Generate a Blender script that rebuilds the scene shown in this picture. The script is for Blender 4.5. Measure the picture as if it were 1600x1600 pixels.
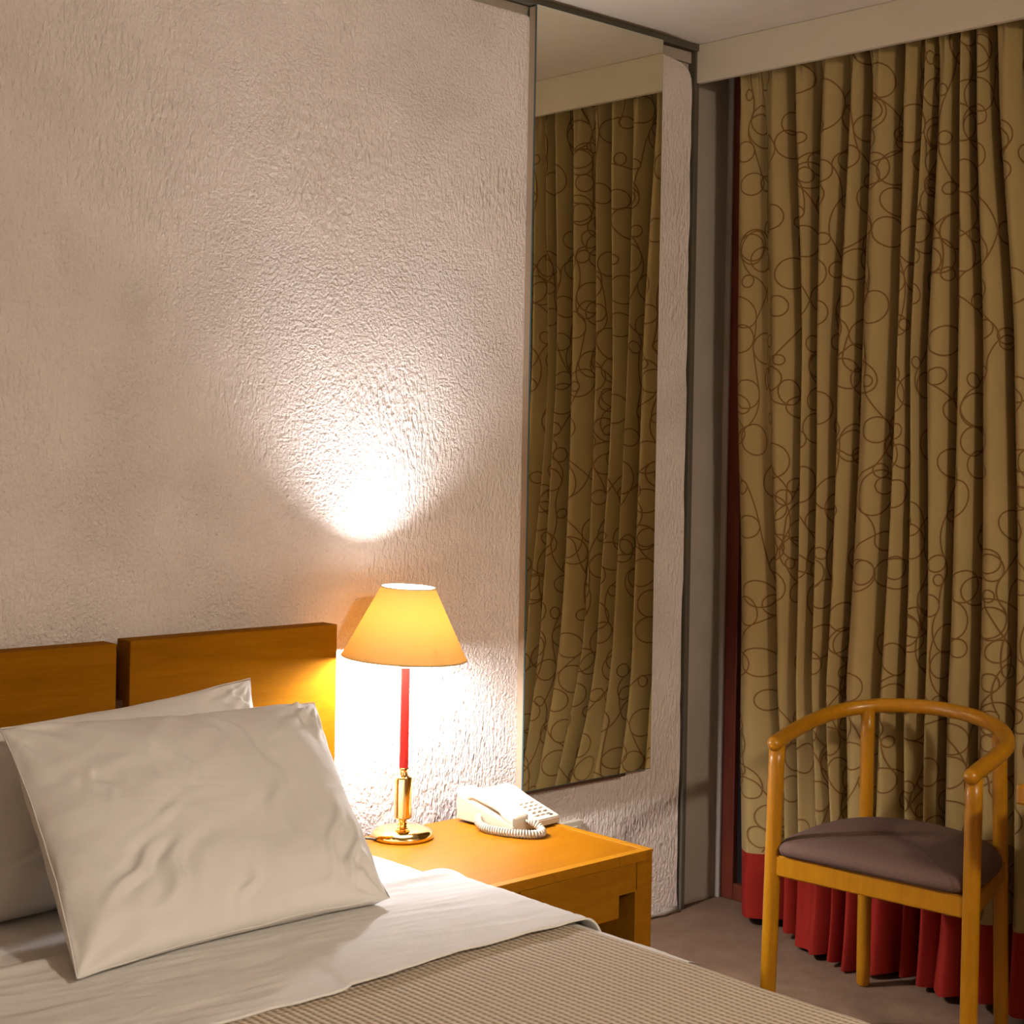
import bpy, bmesh, math, random
import numpy as np
from mathutils import Vector, Matrix, noise

scene = bpy.context.scene
for o in list(bpy.data.objects):
    bpy.data.objects.remove(o, do_unlink=True)
COL = scene.collection
PI = math.pi

# ---------------------------------------------------------------- camera
CAM_H = 1.344
th, roll = math.radians(47.0), math.radians(1.05)
fw = Vector((math.cos(th), math.sin(th), 0))
rt = Vector((math.sin(th), -math.cos(th), 0))
up = Vector((0, 0, 1))
cx = rt * math.cos(roll) + up * math.sin(roll)
cy = up * math.cos(roll) - rt * math.sin(roll)
cam_d = bpy.data.cameras.new('camera')
cam = bpy.data.objects.new('camera', cam_d)
COL.objects.link(cam)
m = Matrix((cx, cy, -fw)).transposed().to_4x4()
m.translation = Vector((0, -2.98, CAM_H))
cam.matrix_world = m
cam_d.sensor_width = 36.0
cam_d.lens = 2452.0 / 1600.0 * 36.0
cam_d.shift_y = -108.0 / 1600.0
cam_d.clip_start = 0.05
scene.camera = cam

# ---------------------------------------------------------------- world, exposure, light levels
w = bpy.data.worlds.new('night')
scene.world = w
w.use_nodes = True
w.node_tree.nodes['Background'].inputs[0].default_value = (0.02, 0.018, 0.016, 1)
w.node_tree.nodes['Background'].inputs[1].default_value = 0.3
scene.view_settings.view_transform = 'Standard'
scene.view_settings.look = 'None'
scene.view_settings.exposure = 0.0
scene.view_settings.gamma = 1.0
scene.view_settings.use_curve_mapping = False

BULB = 1120.0            # radiance of the bedside bulbs
BULB_COL = (1.0, 0.97, 1.02)
CEIL = 500.0             # radiance of the unseen fill lamp assumed behind the camera
CEIL_COL = (1.0, 0.88, 0.735)

# ---------------------------------------------------------------- helpers
def tag(o, label=None, cat=None, group=None, kind=None):
    if label: o['label'] = label
    if cat: o['category'] = cat
    if group: o['group'] = group
    if kind: o['kind'] = kind
    return o

def thing(name, loc, label, cat, group=None, rz=0.0):
    o = bpy.data.objects.new(name, None)
    COL.objects.link(o)
    o.location = loc
    o.rotation_euler = (0, 0, rz)
    o.empty_display_size = 0.05
    return tag(o, label, cat, group)

def mesh_obj(name, verts, faces, mat, parent=None, smooth=False):
    me = bpy.data.meshes.new(name)
    me.from_pydata([tuple(v) for v in verts], [], [tuple(f) for f in faces])
    me.validate()
    if smooth:
        me.polygons.foreach_set('use_smooth', [True] * len(me.polygons))
    if mat: me.materials.append(mat)
    o = bpy.data.objects.new(name, me)
    COL.objects.link(o)
    if parent: o.parent = parent
    return o

def bm_obj(name, bm, mat, parent=None, smooth=False):
    bmesh.ops.recalc_face_normals(bm, faces=bm.faces)
    me = bpy.data.meshes.new(name)
    bm.to_mesh(me); bm.free()
    if smooth:
        me.polygons.foreach_set('use_smooth', [True] * len(me.polygons))
    if mat: me.materials.append(mat)
    o = bpy.data.objects.new(name, me)
    COL.objects.link(o)
    if parent: o.parent = parent
    return o

def box_bm(bm, x0, x1, y0, y1, z0, z1):
    v = [bm.verts.new(p) for p in ((x0,y0,z0),(x1,y0,z0),(x1,y1,z0),(x0,y1,z0),(x0,y0,z1),(x1,y0,z1),(x1,y1,z1),(x0,y1,z1))]
    for f in ((0,3,2,1),(4,5,6,7),(0,1,5,4),(1,2,6,5),(2,3,7,6),(3,0,4,7)):
        bm.faces.new([v[i] for i in f])

def box(name, x0, x1, y0, y1, z0, z1, mat, parent=None, bev=0.0, seg=2):
    bm = bmesh.new()
    box_bm(bm, x0, x1, y0, y1, z0, z1)
    if bev:
        bmesh.ops.bevel(bm, geom=list(bm.edges), offset=bev, segments=seg, profile=0.5, affect='EDGES')
    return bm_obj(name, bm, mat, parent)

def lathe(name, prof, mat, parent=None, n=48, smooth=True, close=False, loc=(0,0,0), ang=40):
    """prof: list of (r, z)."""
    vs, fs = [], []
    for r, z in prof:
        for i in range(n):
            a = 2 * PI * i / n
            vs.append((loc[0] + r * math.cos(a), loc[1] + r * math.sin(a), loc[2] + z))
    for j in range(len(prof) - 1):
        for i in range(n):
            k = (i + 1) % n
            fs.append((j * n + i, j * n + k, (j + 1) * n + k, (j + 1) * n + i))
    if close:
        fs.append(tuple(range(n - 1, -1, -1)))
        fs.append(tuple((len(prof) - 1) * n + i for i in range(n)))
    o = mesh_obj(name, vs, fs, mat, parent, smooth)
    if smooth: auto_smooth(o, ang)
    return o

def auto_smooth(o, ang=40):
    bm = bmesh.new(); bm.from_mesh(o.data)
    for e in bm.edges:
        if len(e.link_faces) == 2 and e.calc_face_angle(0) > math.radians(ang):
            e.smooth = False
    bm.to_mesh(o.data); bm.free()

def catmull(pts, per=8, closed=False):
    P = [Vector(p) for p in pts]
    n = len(P); out = []
    rng = range(n if closed else n - 1)
    for i in rng:
        if closed:
            p0, p1, p2, p3 = P[(i-1) % n], P[i], P[(i+1) % n], P[(i+2) % n]
        else:
            p1, p2 = P[i], P[i+1]
            p0 = P[i-1] if i > 0 else p1 + (p1 - p2)
            p3 = P[i+2] if i + 2 < n else p2 + (p2 - p1)
        for k in range(per):
            t = k / per
            out.append(0.5 * ((2*p1) + (p2-p0)*t + (2*p0-5*p1+4*p2-p3)*t*t + (3*p1-p0-3*p2+p3)*t**3))
    if not closed: out.append(P[-1])
    return out

def tube(name, path, rad, mat, parent=None, n=16, caps=True):
    """rad: number or list; rounded ends come from the radius list."""
    P = [Vector(p) for p in path]
    R = rad if isinstance(rad, (list, tuple)) else [rad] * len(P)
    vs, fs = [], []
    t0 = (P[1] - P[0]).normalized()
    ref = Vector((0, 0, 1)) if abs(t0.z) < 0.9 else Vector((1, 0, 0))
    nrm = (ref - t0 * ref.dot(t0)).normalized()
    for i, p in enumerate(P):
        a = P[max(i-1, 0)]; b = P[min(i+1, len(P)-1)]
        t = (b - a).normalized()
        nrm = (nrm - t * nrm.dot(t)).normalized()
        bn = t.cross(nrm)
        for k in range(n):
            an = 2 * PI * k / n
            vs.append(p + (nrm * math.cos(an) + bn * math.sin(an)) * R[i])
    for i in range(len(P) - 1):
        for k in range(n):
            l = (k + 1) % n
            fs.append((i*n+k, i*n+l, (i+1)*n+l, (i+1)*n+k))
    if caps:
        fs.append(tuple(range(n-1, -1, -1)))
        fs.append(tuple((len(P)-1)*n + k for k in range(n)))
    o = mesh_obj(name, vs, fs, mat, parent, True)
    return o

def round_ends(path, r, k=4):
    """path and radii with domed ends."""
    P = [Vector(p) for p in path]
    d0 = (P[0] - P[1]).normalized(); d1 = (P[-1] - P[-2]).normalized()
    pre = [(P[0] + d0 * r * math.sin(a), r * math.cos(a)) for a in [PI/2 * (k - i) / k * 0.98 for i in range(k)]]
    post = [(P[-1] + d1 * r * math.sin(a), r * math.cos(a)) for a in [PI/2 * (i + 1) / k * 0.98 for i in range(k)]]
    allp = pre + [(p, r) for p in P] + post
    return [a for a, b in allp], [b for a, b in allp]

def copy_tree(o, parent=None):
    c = o.copy(); COL.objects.link(c)
    c.parent = parent
    for ch in o.children:
        copy_tree(ch, c)
    return c

# ---------------------------------------------------------------- materials
def mat(name, color=(0.8,0.8,0.8), rough=0.6, metal=0.0, spec=0.5):
    m = bpy.data.materials.new(name)
    m.use_nodes = True
    b = m.node_tree.nodes['Principled BSDF']
    b.inputs['Base Color'].default_value = (*color, 1)
    b.inputs['Roughness'].default_value = rough
    b.inputs['Metallic'].default_value = metal
    b.inputs['Specular IOR Level'].default_value = spec
    return m

class NT:
    def __init__(self, m):
        self.m = m; self.t = m.node_tree; self.b = m.node_tree.nodes['Principled BSDF']
    def n(self, typ, **kw):
        nd = self.t.nodes.new(typ)
        for k, v in kw.items():
            if k in ('ins',):
                for kk, vv in v.items(): nd.inputs[kk].default_value = vv
            else: setattr(nd, k, v)
        return nd
    def l(self, a, b): self.t.links.new(a, b)
    def coords(self, scale=(1,1,1), kind='Object', rot=(0,0,0)):
        tc = self.n('ShaderNodeTexCoord'); mp = self.n('ShaderNodeMapping')
        mp.inputs['Scale'].default_value = scale
        mp.inputs['Rotation'].default_value = rot
        self.l(tc.outputs[kind], mp.inputs[0])
        return mp.outputs[0]
    def noise(self, vec, scale, detail=3, rough=0.55, dist=0.0):
        nd = self.n('ShaderNodeTexNoise')
        nd.inputs['Scale'].default_value = scale; nd.inputs['Detail'].default_value = detail
        nd.inputs['Roughness'].default_value = rough; nd.inputs['Distortion'].default_value = dist
        self.l(vec, nd.inputs['Vector'])
        return nd.outputs['Fac']
    def ramp(self, fac, stops):
        r = self.n('ShaderNodeValToRGB')
        e = r.color_ramp.elements
        while len(e) < len(stops): e.new(0.5)
        for i, (p, c) in enumerate(stops):
            e[i].position = p; e[i].color = (*c, 1)
        self.l(fac, r.inputs[0])
        return r.outputs[0]
    def math(self, op, a, b=None, c=None):
        nd = self.n('ShaderNodeMath', operation=op)
        for i, v in enumerate((a, b, c)):
            if v is None: continue
            if isinstance(v, (int, float)): nd.inputs[i].default_value = v
            else: self.l(v, nd.inputs[i])
        return nd.outputs[0]
    def bump(self, h, strength=0.5, dist=0.01, prev=None):
        b = self.n('ShaderNodeBump')
        b.inputs['Strength'].default_value = strength; b.inputs['Distance'].default_value = dist
        self.l(h, b.inputs['Height'])
        if prev is not None: self.l(prev, b.inputs['Normal'])
        return b.outputs[0]

def m_stucco():
    m = mat('rough_stucco', (0.74, 0.66, 0.60), 0.95, spec=0.15)
    t = NT(m)
    c = t.coords()
    cs = t.coords((1, 1, 0.42))
    streak = t.noise(cs, 105, 3, 0.55, 0.3)
    grain = t.noise(c, 120, 3, 0.55, 0.2)
    msk = t.ramp(t.noise(c, 2.2, 2, 0.5), [(0.38, (0,0,0)), (0.62, (1,1,1))])
    mix = t.n('ShaderNodeMix', data_type='FLOAT')
    t.l(msk, mix.inputs[0]); t.l(streak, mix.inputs[2]); t.l(grain, mix.inputs[3])
    pit = t.ramp(t.noise(c, 26, 2, 0.5), [(0.30, (0,0,0)), (0.42, (1,1,1))])
    h = t.math('ADD', t.math('MULTIPLY', mix.outputs[0], 1.0), t.math('MULTIPLY', pit, 0.10))
    t.l(t.bump(h, 0.95, 0.0145), t.b.inputs['Normal'])
    col = t.ramp(t.noise(c, 7, 3, 0.6), [(0.3, (0.71,0.63,0.575)), (0.7, (0.77,0.69,0.64))])
    t.l(col, t.b.inputs['Base Color'])
    return m

def m_paint(name, col, bump=0.15, scale=60, rough=0.9):
    m = mat(name, col, rough, spec=0.2)
    t = NT(m); c = t.coords()
    t.l(t.bump(t.noise(c, scale, 4, 0.6), bump, 0.004), t.b.inputs['Normal'])
    v = tuple(x * 0.93 for x in col)
    t.l(t.ramp(t.noise(c, 5, 3, 0.6), [(0.35, v), (0.65, col)]), t.b.inputs['Base Color'])
    return m

def m_wood(name, dark, light, axis=0, scale=9.0, rough=0.4, coat=0.0, spec=0.28):
    m = mat(name, light, rough, spec=spec)
    t = NT(m)
    s = [1.0, 1.0, 1.0]
    for i in range(3): s[i] = 1.0 if i == axis else 9.0
    c = t.coords(tuple(s))
    f = t.noise(c, scale, 5, 0.62, 0.5)
    fine = t.noise(t.coords(tuple(1.5 if i == axis else 26.0 for i in range(3))), 22, 3, 0.6)
    mixf = t.math('ADD', t.math('MULTIPLY', f, 0.7), t.math('MULTIPLY', fine, 0.3))
    t.l(t.ramp(mixf, [(0.33, dark), (0.66, light)]), t.b.inputs['Base Color'])
    t.l(t.bump(fine, 0.06, 0.002), t.b.inputs['Normal'])
    t.b.inputs['Coat Weight'].default_value = coat
    t.b.inputs['Coat Roughness'].default_value = 0.22
    return m

def m_cloth(name, col, weave=900, bump=0.08, rough=0.92, wrinkle=0.0, wscale=6, sheen=0.0):
    m = mat(name, col, rough, spec=0.15)
    t = NT(m); c = t.coords()
    nrm = t.bump(t.noise(c, weave, 2, 0.5), bump, 0.001)
    if wrinkle:
        cs = t.coords((0.45, 1.5, 1.0))
        wv = t.math('ABSOLUTE', t.math('SUBTRACT', t.noise(cs, wscale, 4, 0.55, 0.9), 0.5))
        nrm = t.bump(wv, wrinkle, 0.03, nrm)
    t.l(nrm, t.b.inputs['Normal'])
    v = tuple(x * 0.95 for x in col)
    t.l(t.ramp(t.noise(c, 8, 3, 0.6), [(0.35, v), (0.65, col)]), t.b.inputs['Base Color'])
    t.b.inputs['Sheen Weight'].default_value = sheen
    return m

M = {}
M['stucco'] = m_stucco()
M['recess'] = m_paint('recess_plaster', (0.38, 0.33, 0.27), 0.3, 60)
M['gap'] = m_paint('dark_edge_strip', (0.10, 0.085, 0.06), 0.2, 60)
M['ceiling'] = m_paint('ceiling_paint', (0.62, 0.56, 0.47), 0.1, 40)
M['pelmet'] = m_paint('pelmet_paint', (0.53, 0.47, 0.35), 0.05, 50, 0.7)
M['plain'] = m_paint('plain_wall_paint', (0.66, 0.58, 0.50), 0.2, 60)
M['oak'] = m_wood('honey_oak_veneer', (0.235, 0.088, 0.0015), (0.32, 0.130, 0.003), 0, 5, 0.58, spec=0.14)
M['oak_board'] = m_wood('matt_oak_board', (0.20, 0.072, 0.0008), (0.27, 0.104, 0.0015), 0, 5, 0.85, spec=0.04)
M['oak_top'] = m_wood('varnished_oak_top', (0.215, 0.075, 0.0006), (0.26, 0.095, 0.001), 0, 5, 0.45, 0.07, spec=0.10)
M['oak_y'] = m_wood('honey_oak_lipping', (0.29, 0.112, 0.002), (0.35, 0.140, 0.003), 1, 5, 0.4)
M['beech'] = m_wood('varnished_beech', (0.34, 0.138, 0.003), (0.44, 0.192, 0.005), 2, 6, 0.34, 0.3)
M['redwood'] = m_wood('dark_red_wood', (0.10, 0.020, 0.010), (0.15, 0.030, 0.014), 2, 6, 0.5)
M['spacer'] = m_paint('dark_spacer', (0.07, 0.03, 0.012), 0.1)
M['linen'] = m_cloth('white_bed_linen', (0.73, 0.705, 0.67), 700, 0.05, 0.9, 0.22, 7)
M['pillow'] = m_cloth('white_pillow_cotton', (0.73, 0.705, 0.67), 700, 0.05, 0.9, 0.16, 6)
M['curtain'] = m_cloth('tan_curtain_fabric', (0.31, 0.222, 0.088), 800, 0.15, 0.85)
M['loops'] = m_cloth('brown_loop_print', (0.165, 0.085, 0.024), 800, 0.1, 0.85)
M['redband'] = m_cloth('red_hem_fabric', (0.215, 0.011, 0.005), 800, 0.15, 0.85)
M['seat'] = m_cloth('mauve_seat_fabric', (0.118, 0.072, 0.055), 600, 0.5, 0.95)
M['white'] = mat('cream_plastic', (0.52, 0.46, 0.36), 0.35)
M['cream2'] = mat('cream_plastic_shade', (0.46, 0.39, 0.28), 0.4)
M['grey'] = mat('dark_grey_slot', (0.06, 0.05, 0.04), 0.5)
M['brass'] = mat('polished_brass', (0.93, 0.66, 0.27), 0.10, 1.0)
M['red'] = m_paint('red_lacquer', (0.45, 0.022, 0.016), 0.03, 60, 0.3)
M['black'] = mat('black_cable', (0.02, 0.018, 0.015), 0.5)
M['sockwhite'] = mat('white_lamp_socket', (0.85, 0.82, 0.78), 0.4)

def m_mirror():
    m = mat('mirror_silver', (0.80, 0.765, 0.62), 0.005, 1.0)
    return m
M['mirror'] = m_mirror()
M['glassedge'] = mat('mirror_edge', (0.05, 0.09, 0.09), 0.2)
M['mback'] = m_paint('mirror_backing', (0.36, 0.27, 0.18), 0.3, 60)

def m_carpet():
    m = mat('brown_carpet', (0.27, 0.185, 0.135), 1.0, spec=0.05)
    t = NT(m); c = t.coords()
    t.l(t.bump(t.noise(c, 320, 3, 0.7), 0.6, 0.004), t.b.inputs['Normal'])
    t.l(t.ramp(t.noise(c, 9, 4, 0.7), [(0.3, (0.165,0.102,0.064)), (0.7, (0.225,0.145,0.094))]), t.b.inputs['Base Color'])
    return m
M['carpet'] = m_carpet()

def m_blanket():
    m = mat('ribbed_taupe_blanket', (0.44, 0.345, 0.25), 0.95, spec=0.1)
    t = NT(m)
    tc = t.n('ShaderNodeTexCoord'); sp = t.n('ShaderNodeSeparateXYZ')
    t.l(tc.outputs['UV'], sp.inputs[0])
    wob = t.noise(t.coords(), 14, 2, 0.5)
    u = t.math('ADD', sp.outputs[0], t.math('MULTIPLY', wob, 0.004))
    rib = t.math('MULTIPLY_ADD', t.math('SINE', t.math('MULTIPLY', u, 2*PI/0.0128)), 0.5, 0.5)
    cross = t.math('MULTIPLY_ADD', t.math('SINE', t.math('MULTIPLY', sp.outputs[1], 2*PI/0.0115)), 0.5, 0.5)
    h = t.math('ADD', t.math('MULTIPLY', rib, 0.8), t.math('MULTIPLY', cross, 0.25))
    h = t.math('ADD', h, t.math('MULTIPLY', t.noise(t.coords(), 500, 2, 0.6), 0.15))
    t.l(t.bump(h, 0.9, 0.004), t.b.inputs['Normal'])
    t.l(t.ramp(h, [(0.10, (0.31,0.24,0.16)), (0.75, (0.66,0.56,0.44))]), t.b.inputs['Base Color'])  # groove shade painted into the colour: darker between the ribs, lighter on top
    return m
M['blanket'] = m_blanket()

def m_shade():
    m = bpy.data.materials.new('yellow_fabric_shade'); m.use_nodes = True
    t = m.node_tree; t.nodes.clear()
    out = t.nodes.new('ShaderNodeOutputMaterial')
    d = t.nodes.new('ShaderNodeBsdfDiffuse')
    g = t.nodes.new('ShaderNodeNewGeometry'); cm = t.nodes.new('ShaderNodeMix'); cm.data_type = 'RGBA'
    cm.inputs[6].default_value = (0.66, 0.50, 0.24, 1); cm.inputs[7].default_value = (0.92, 0.89, 0.84, 1)   # yellow outside, white lining
    t.links.new(g.outputs['Backfacing'], cm.inputs[0]); t.links.new(cm.outputs[2], d.inputs[0])
    tr = t.nodes.new('ShaderNodeBsdfTranslucent'); tr.inputs[0].default_value = (0.092, 0.0335, 0.0034, 1)
    mx = t.nodes.new('ShaderNodeMixShader'); mx.inputs[0].default_value = 0.12
    t.links.new(d.outputs[0], mx.inputs[1]); t.links.new(tr.outputs[0], mx.inputs[2])
    t.links.new(mx.outputs[0], out.inputs[0])
    return m
M['shade'] = m_shade()

def m_emit(name, col, s):
    m = bpy.data.materials.new(name); m.use_nodes = True
    t = m.node_tree; t.nodes.clear()
    out = t.nodes.new('ShaderNodeOutputMaterial')
    e = t.nodes.new('ShaderNodeEmission'); e.inputs[0].default_value = (*col, 1); e.inputs[1].default_value = s
    t.links.new(e.outputs[0], out.inputs[0])
    return m
M['bulb'] = m_emit('lit_bulb', BULB_COL, BULB)
M['dome'] = m_emit('fill_lamp_dome', CEIL_COL, CEIL)
M['nightglass'] = mat('window_glass_night', (0.02, 0.02, 0.022), 0.05)

# ================================================================ the room
ZC = 2.508
XL, XR, YB = -1.7, 3.72, -4.7
def struct(o): return tag(o, kind='structure')

struct(box('floor', XL, XR, YB, 0.10, -0.10, 0.0, M['carpet']))
struct(box('ceiling', XL, XR, YB, 0.10, ZC, ZC + 0.10, M['ceiling']))
struct(box('wall_left', XL - 0.1, XL, YB, 0.10, 0, ZC, M['plain']))
struct(box('wall_back', XL, XR, YB - 0.1, YB, 0, ZC, M['plain']))
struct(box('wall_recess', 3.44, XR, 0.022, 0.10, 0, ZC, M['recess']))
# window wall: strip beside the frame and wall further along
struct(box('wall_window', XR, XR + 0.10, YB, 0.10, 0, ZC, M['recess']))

# stucco wall: slab with rounded, slightly ragged upper right corner
def stucco_wall():
    rng = random.Random(4)
    x1, zt = 3.470, 2.462
    prof = [(XL, 0.0), (x1 + 0.004, 0.0)]
    z = 0.0
    while z < zt - 0.10:
        z += 0.06
        prof.append((x1 + rng.uniform(-0.003, 0.003), min(z, zt - 0.09)))
    for a in range(0, 91, 15):
        prof.append((x1 - 0.05 + 0.05 * math.cos(math.radians(a)) , zt - 0.07 + 0.055 * math.sin(math.radians(a)) + rng.uniform(-0.003, 0.003)))
    prof += [(x1 - 0.12, zt - 0.004), (x1 - 0.2, zt + 0.002), (x1 - 0.30, zt - 0.002), (2.6, zt), (2.0, zt + 0.004), (XL, zt)]
    n = len(prof)
    bm = bmesh.new()
    f = [bm.verts.new((x, 0.0, z)) for x, z in prof]
    b = [bm.verts.new((x, 0.05, z)) for x, z in prof]
    front = bm.faces.new(f)
    bm.faces.new(list(reversed(b)))
    for i in range(n):
        j = (i + 1) % n
        bm.faces.new((f[i], b[i], b[j], f[j]))
    bmesh.ops.recalc_face_normals(bm, faces=bm.faces)
    bmesh.ops.bevel(bm, geom=list(front.edges), offset=0.006, segments=2, affect='EDGES')
    return bm_obj('wall_headboard', bm, M['stucco'])
struct(stucco_wall())
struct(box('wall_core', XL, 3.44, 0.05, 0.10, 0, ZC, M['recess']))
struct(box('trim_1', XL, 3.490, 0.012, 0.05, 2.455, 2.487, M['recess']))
struct(box('trim_2', XL, 3.492, -0.012, 0.05, 2.487, ZC, M['gap'], bev=0.003))
struct(box('trim_3', 3.474, 3.492, -0.006, 0.05, 0.0, 2.49, M['gap'], bev=0.003))
struct(box('trim_4', 3.658, 3.668, 0.004, 0.03, 0.0, 2.45, M['recess'], bev=0.002))
# crumbled plaster line along the floor
def skirt_crumbs():
    rng = random.Random(8)
    pts = [(x, -0.006 - rng.uniform(0, 0.008), 0.008) for x in np.arange(2.7, 3.47, 0.03)]
    rad = [rng.uniform(0.004, 0.011) for _ in pts]
    return tube('trim_5', pts, rad, M['recess'], n=8)
struct(skirt_crumbs())
struct(box('pelmet', 3.480, 3.500, YB, 0.022, 2.396, ZC, M['pelmet'], bev=0.003))

# window frame behind the curtain
win = thing('window_1', (3.67, -1.2, 0), None, None)
win['kind'] = 'structure'
def wbox(name, y0, y1, z0, z1, m, x0=0.0, x1=0.05, bev=0.003):
    return box(name, x0, x1, y0 + 1.2, y1 + 1.2, z0, z1, m, win, bev)
wbox('window_stile', -0.038, 0.020, 0.0, ZC - 0.004, M['redwood'])
wbox('window_rail', -2.36, -0.038, 2.433, ZC - 0.004, M['redwood'])
wbox('window_stile', -1.24, -1.18, 0.05, 2.433, M['redwood'])
wbox('window_stile', -2.42, -2.36, 0.0, ZC - 0.004, M['redwood'])
wbox('window_rail', -2.36, -0.038, 0.0, 0.05, M['redwood'])
wbox('window_pane', -1.18, -0.038, 0.05, 2.433, M['nightglass'], 0.02, 0.026, 0)
wbox('window_pane', -2.36, -1.24, 0.05, 2.433, M['nightglass'], 0.02, 0.026, 0)

# ================================================================ mirror
mir = thing('wall_mirror', (2.81, -0.0, 0.436), 'tall frameless mirror on the stucco wall reflecting the curtain', 'mirror')
MW, MH = 0.495, 2.050
mt = 0.030
box('backing_board', 0.004, MW - 0.05, -mt + 0.004, -0.0005, 0.006, MH - 0.004, M['mback'], mir)
box('glass_edge', 0.0, MW, -mt, -mt + 0.004, 0.0, MH, M['glassedge'], mir)
mesh_obj('mirror_glass', [(0.002, -mt - 0.0004, 0.002), (MW - 0.001, -mt - 0.0004, 0.002), (MW - 0.001, -mt - 0.0004, MH - 0.002), (0.002, -mt - 0.0004, MH - 0.002)],
         [(0, 1, 2, 3)], M['mirror'], mir)
box('bottom_channel', 0.02, MW - 0.10, -mt + 0.002, -0.001, -0.008, 0.006, M['spacer'], mir)

# wall outlet
out = thing('wall_outlet', (3.01, 0, 0.285), 'white wall outlet low on the stucco wall behind the nightstand', 'outlet')
box('cover_plate', -0.045, 0.045, -0.012, 0.0, -0.043, 0.043, M['white'], out, 0.004)
box('socket_insert', -0.028, 0.028, -0.015, -0.010, -0.028, 0.028, M['cream2'], out, 0.003)

# ================================================================ curtain
GAPS = [  # y of each crease at z = 2.36, 1.59, 0.73, 0.015 and its depth at top / middle / bottom
    (-0.090, -0.105, -0.145, -0.135, 0.09, 0.09, 0.09),
    (-0.189, -0.221, -0.294, -0.330, 0.030, 0.020, 0.095),
    (-0.293, -0.345, -0.372, -0.398, 0.085, 0.085, 0.050),
    (-0.375, -0.390, -0.432, -0.485, 0.075, 0.045, 0.012),
    (-0.477, -0.458, -0.490, -0.559, 0.070, 0.060, 0.060),
    (-0.539, -0.532, -0.539, -0.603, 0.060, 0.070, 0.080),
    (-0.644, -0.650, -0.660, -0.662, 0.085, 0.095, 0.060),
    (-0.716, -0.698, -0.733, -0.757, 0.060, 0.070, 0.110),
    (-0.748, -0.729, -0.793, -0.805, 0.050, 0.040, 0.050),
    (-0.817, -0.826, -0.847, -0.867, 0.090, 0.085, 0.022),
    (-0.853, -0.894, -0.937, -0.965, 0.060, 0.065, 0.045),
    (-0.909, -0.982, -1.045, -1.060, 0.070, 0.080, 0.060),
    (-0.991, -1.060, -1.114, -1.140, 0.075, 0.070, 0.080),
]
rng = random.Random(21)
yy = -1.06
while yy > -2.40:
    st = rng.uniform(0.055, 0.11); yy -= st
    j = lambda: rng.uniform(-0.015, 0.015)
    GAPS.append((yy + j(), yy - 0.02 + j(), yy - 0.05 + j(), yy - 0.07 + j(), rng.uniform(.05,.09), rng.uniform(.04,.09), rng.uniform(.03,.09)))
GAPS = [(g[0], g[1] + 0.01, g[2] + 0.028, *g[3:]) for g in GAPS]
ROWZ = np.array([0.015, 0.73, 1.59, 2.36])
GA = np.array(GAPS)
NG = len(GAPS)

def smooth_interp(z, zs, vals):
    """monotone-ish cubic (Catmull-Rom) in z over table vals (rows = len(zs))."""
    return np.interp(z, zs, vals)

def hem_front(y):
    ys = np.array([-2.6, -1.6, -1.25, -1.10, -0.95, -0.78, -0.66, -0.60, -0.50, -0.40, -0.32, -0.22, -0.15])
    xs = np.array([3.40, 3.39, 3.375, 3.385, 3.372, 3.405, 3.378, 3.372, 3.40, 3.455, 3.515, 3.492, 3.52])
    return np.interp(y, ys, xs)

def curtain_xyz(s, z):
    """s in [0, NG-1] along the creases, z height (arrays) -> x, y."""
    s = np.clip(s, 0, NG - 1.0001)
    k = np.floor(s).astype(int); t = s - k
    zz = np.clip(z, 0.0, 2.5)
    # crease y at height z, eased
    def gy(kk):
        c = GA[kk]
        z0, z1, z2, z3 = ROWZ
        a3, a2, a1, a0 = c[..., 0], c[..., 1], c[..., 2], c[..., 3]
        def sm(u):
            u = np.clip(u, 0, 1); return u * u * (3 - 2 * u) * 0.5 + u * 0.5
        r = np.where(zz < z1, a0 + (a1 - a0) * sm((zz - z0) / (z1 - z0)),
            np.where(zz < z2, a1 + (a2 - a1) * sm((zz - z1) / (z2 - z1)), a2 + (a3 - a2) * sm((zz - z2) / (z3 - z2))))
        return r
    def gd(kk):
        c = GA[kk]
        dt, dm, db = c[..., 4], c[..., 5], c[..., 6]
        u = zz / 2.4
        d = np.where(u > 0.6, dm + (dt - dm) * np.clip((u - 0.6) / 0.4, 0, 1), db + (dm - db) * np.clip(u / 0.6, 0, 1))
        return d * (0.40 + 0.60 * np.clip((2.43 - zz) / 0.22, 0, 1))
    y0, y1 = gy(k), gy(k + 1)
    d0, d1 = gd(k), gd(k + 1)
    wdt = np.abs(y1 - y0)
    dm_ = np.maximum(d0 * (1 - t) + d1 * t, 0)
    b = np.sin(PI * t) ** (0.68 - 0.42 * np.clip((dm_ - 0.03) / 0.04, 0, 1))
    bulge = 0.5 + 0.5 * np.clip(wdt / 0.08, 0, 1)
    d = 1.9 * (d0 * (1 - t) + d1 * t)
    y = y0 + (y1 - y0) * (t + 0.055 * np.sin(2 * PI * t))
    wz = np.clip(1 - zz / 2.42, 0, 1) ** 3.6
    xf = 3.527 + (hem_front(y) - 3.527) * wz
    x = xf + d * (1 - b) + (1 - bulge) * 0.02
    # secondary soft wrinkles
    x = x + 0.004 * np.sin(23 * y + 3.1 * z + 2 * np.sin(1.7 * k + z)) * (b)
    # gathered heading
    head = np.exp(-np.clip(2.43 - zz, 0, 9) / 0.085)
    x = x + 0.011 * np.sin(2 * PI * y / 0.026 + 1.3 * np.sin(k)) * head * (0.6 + 0.4 * np.sin(31 * y))
    x = np.minimum(x, 3.664)
    return x, y

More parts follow.
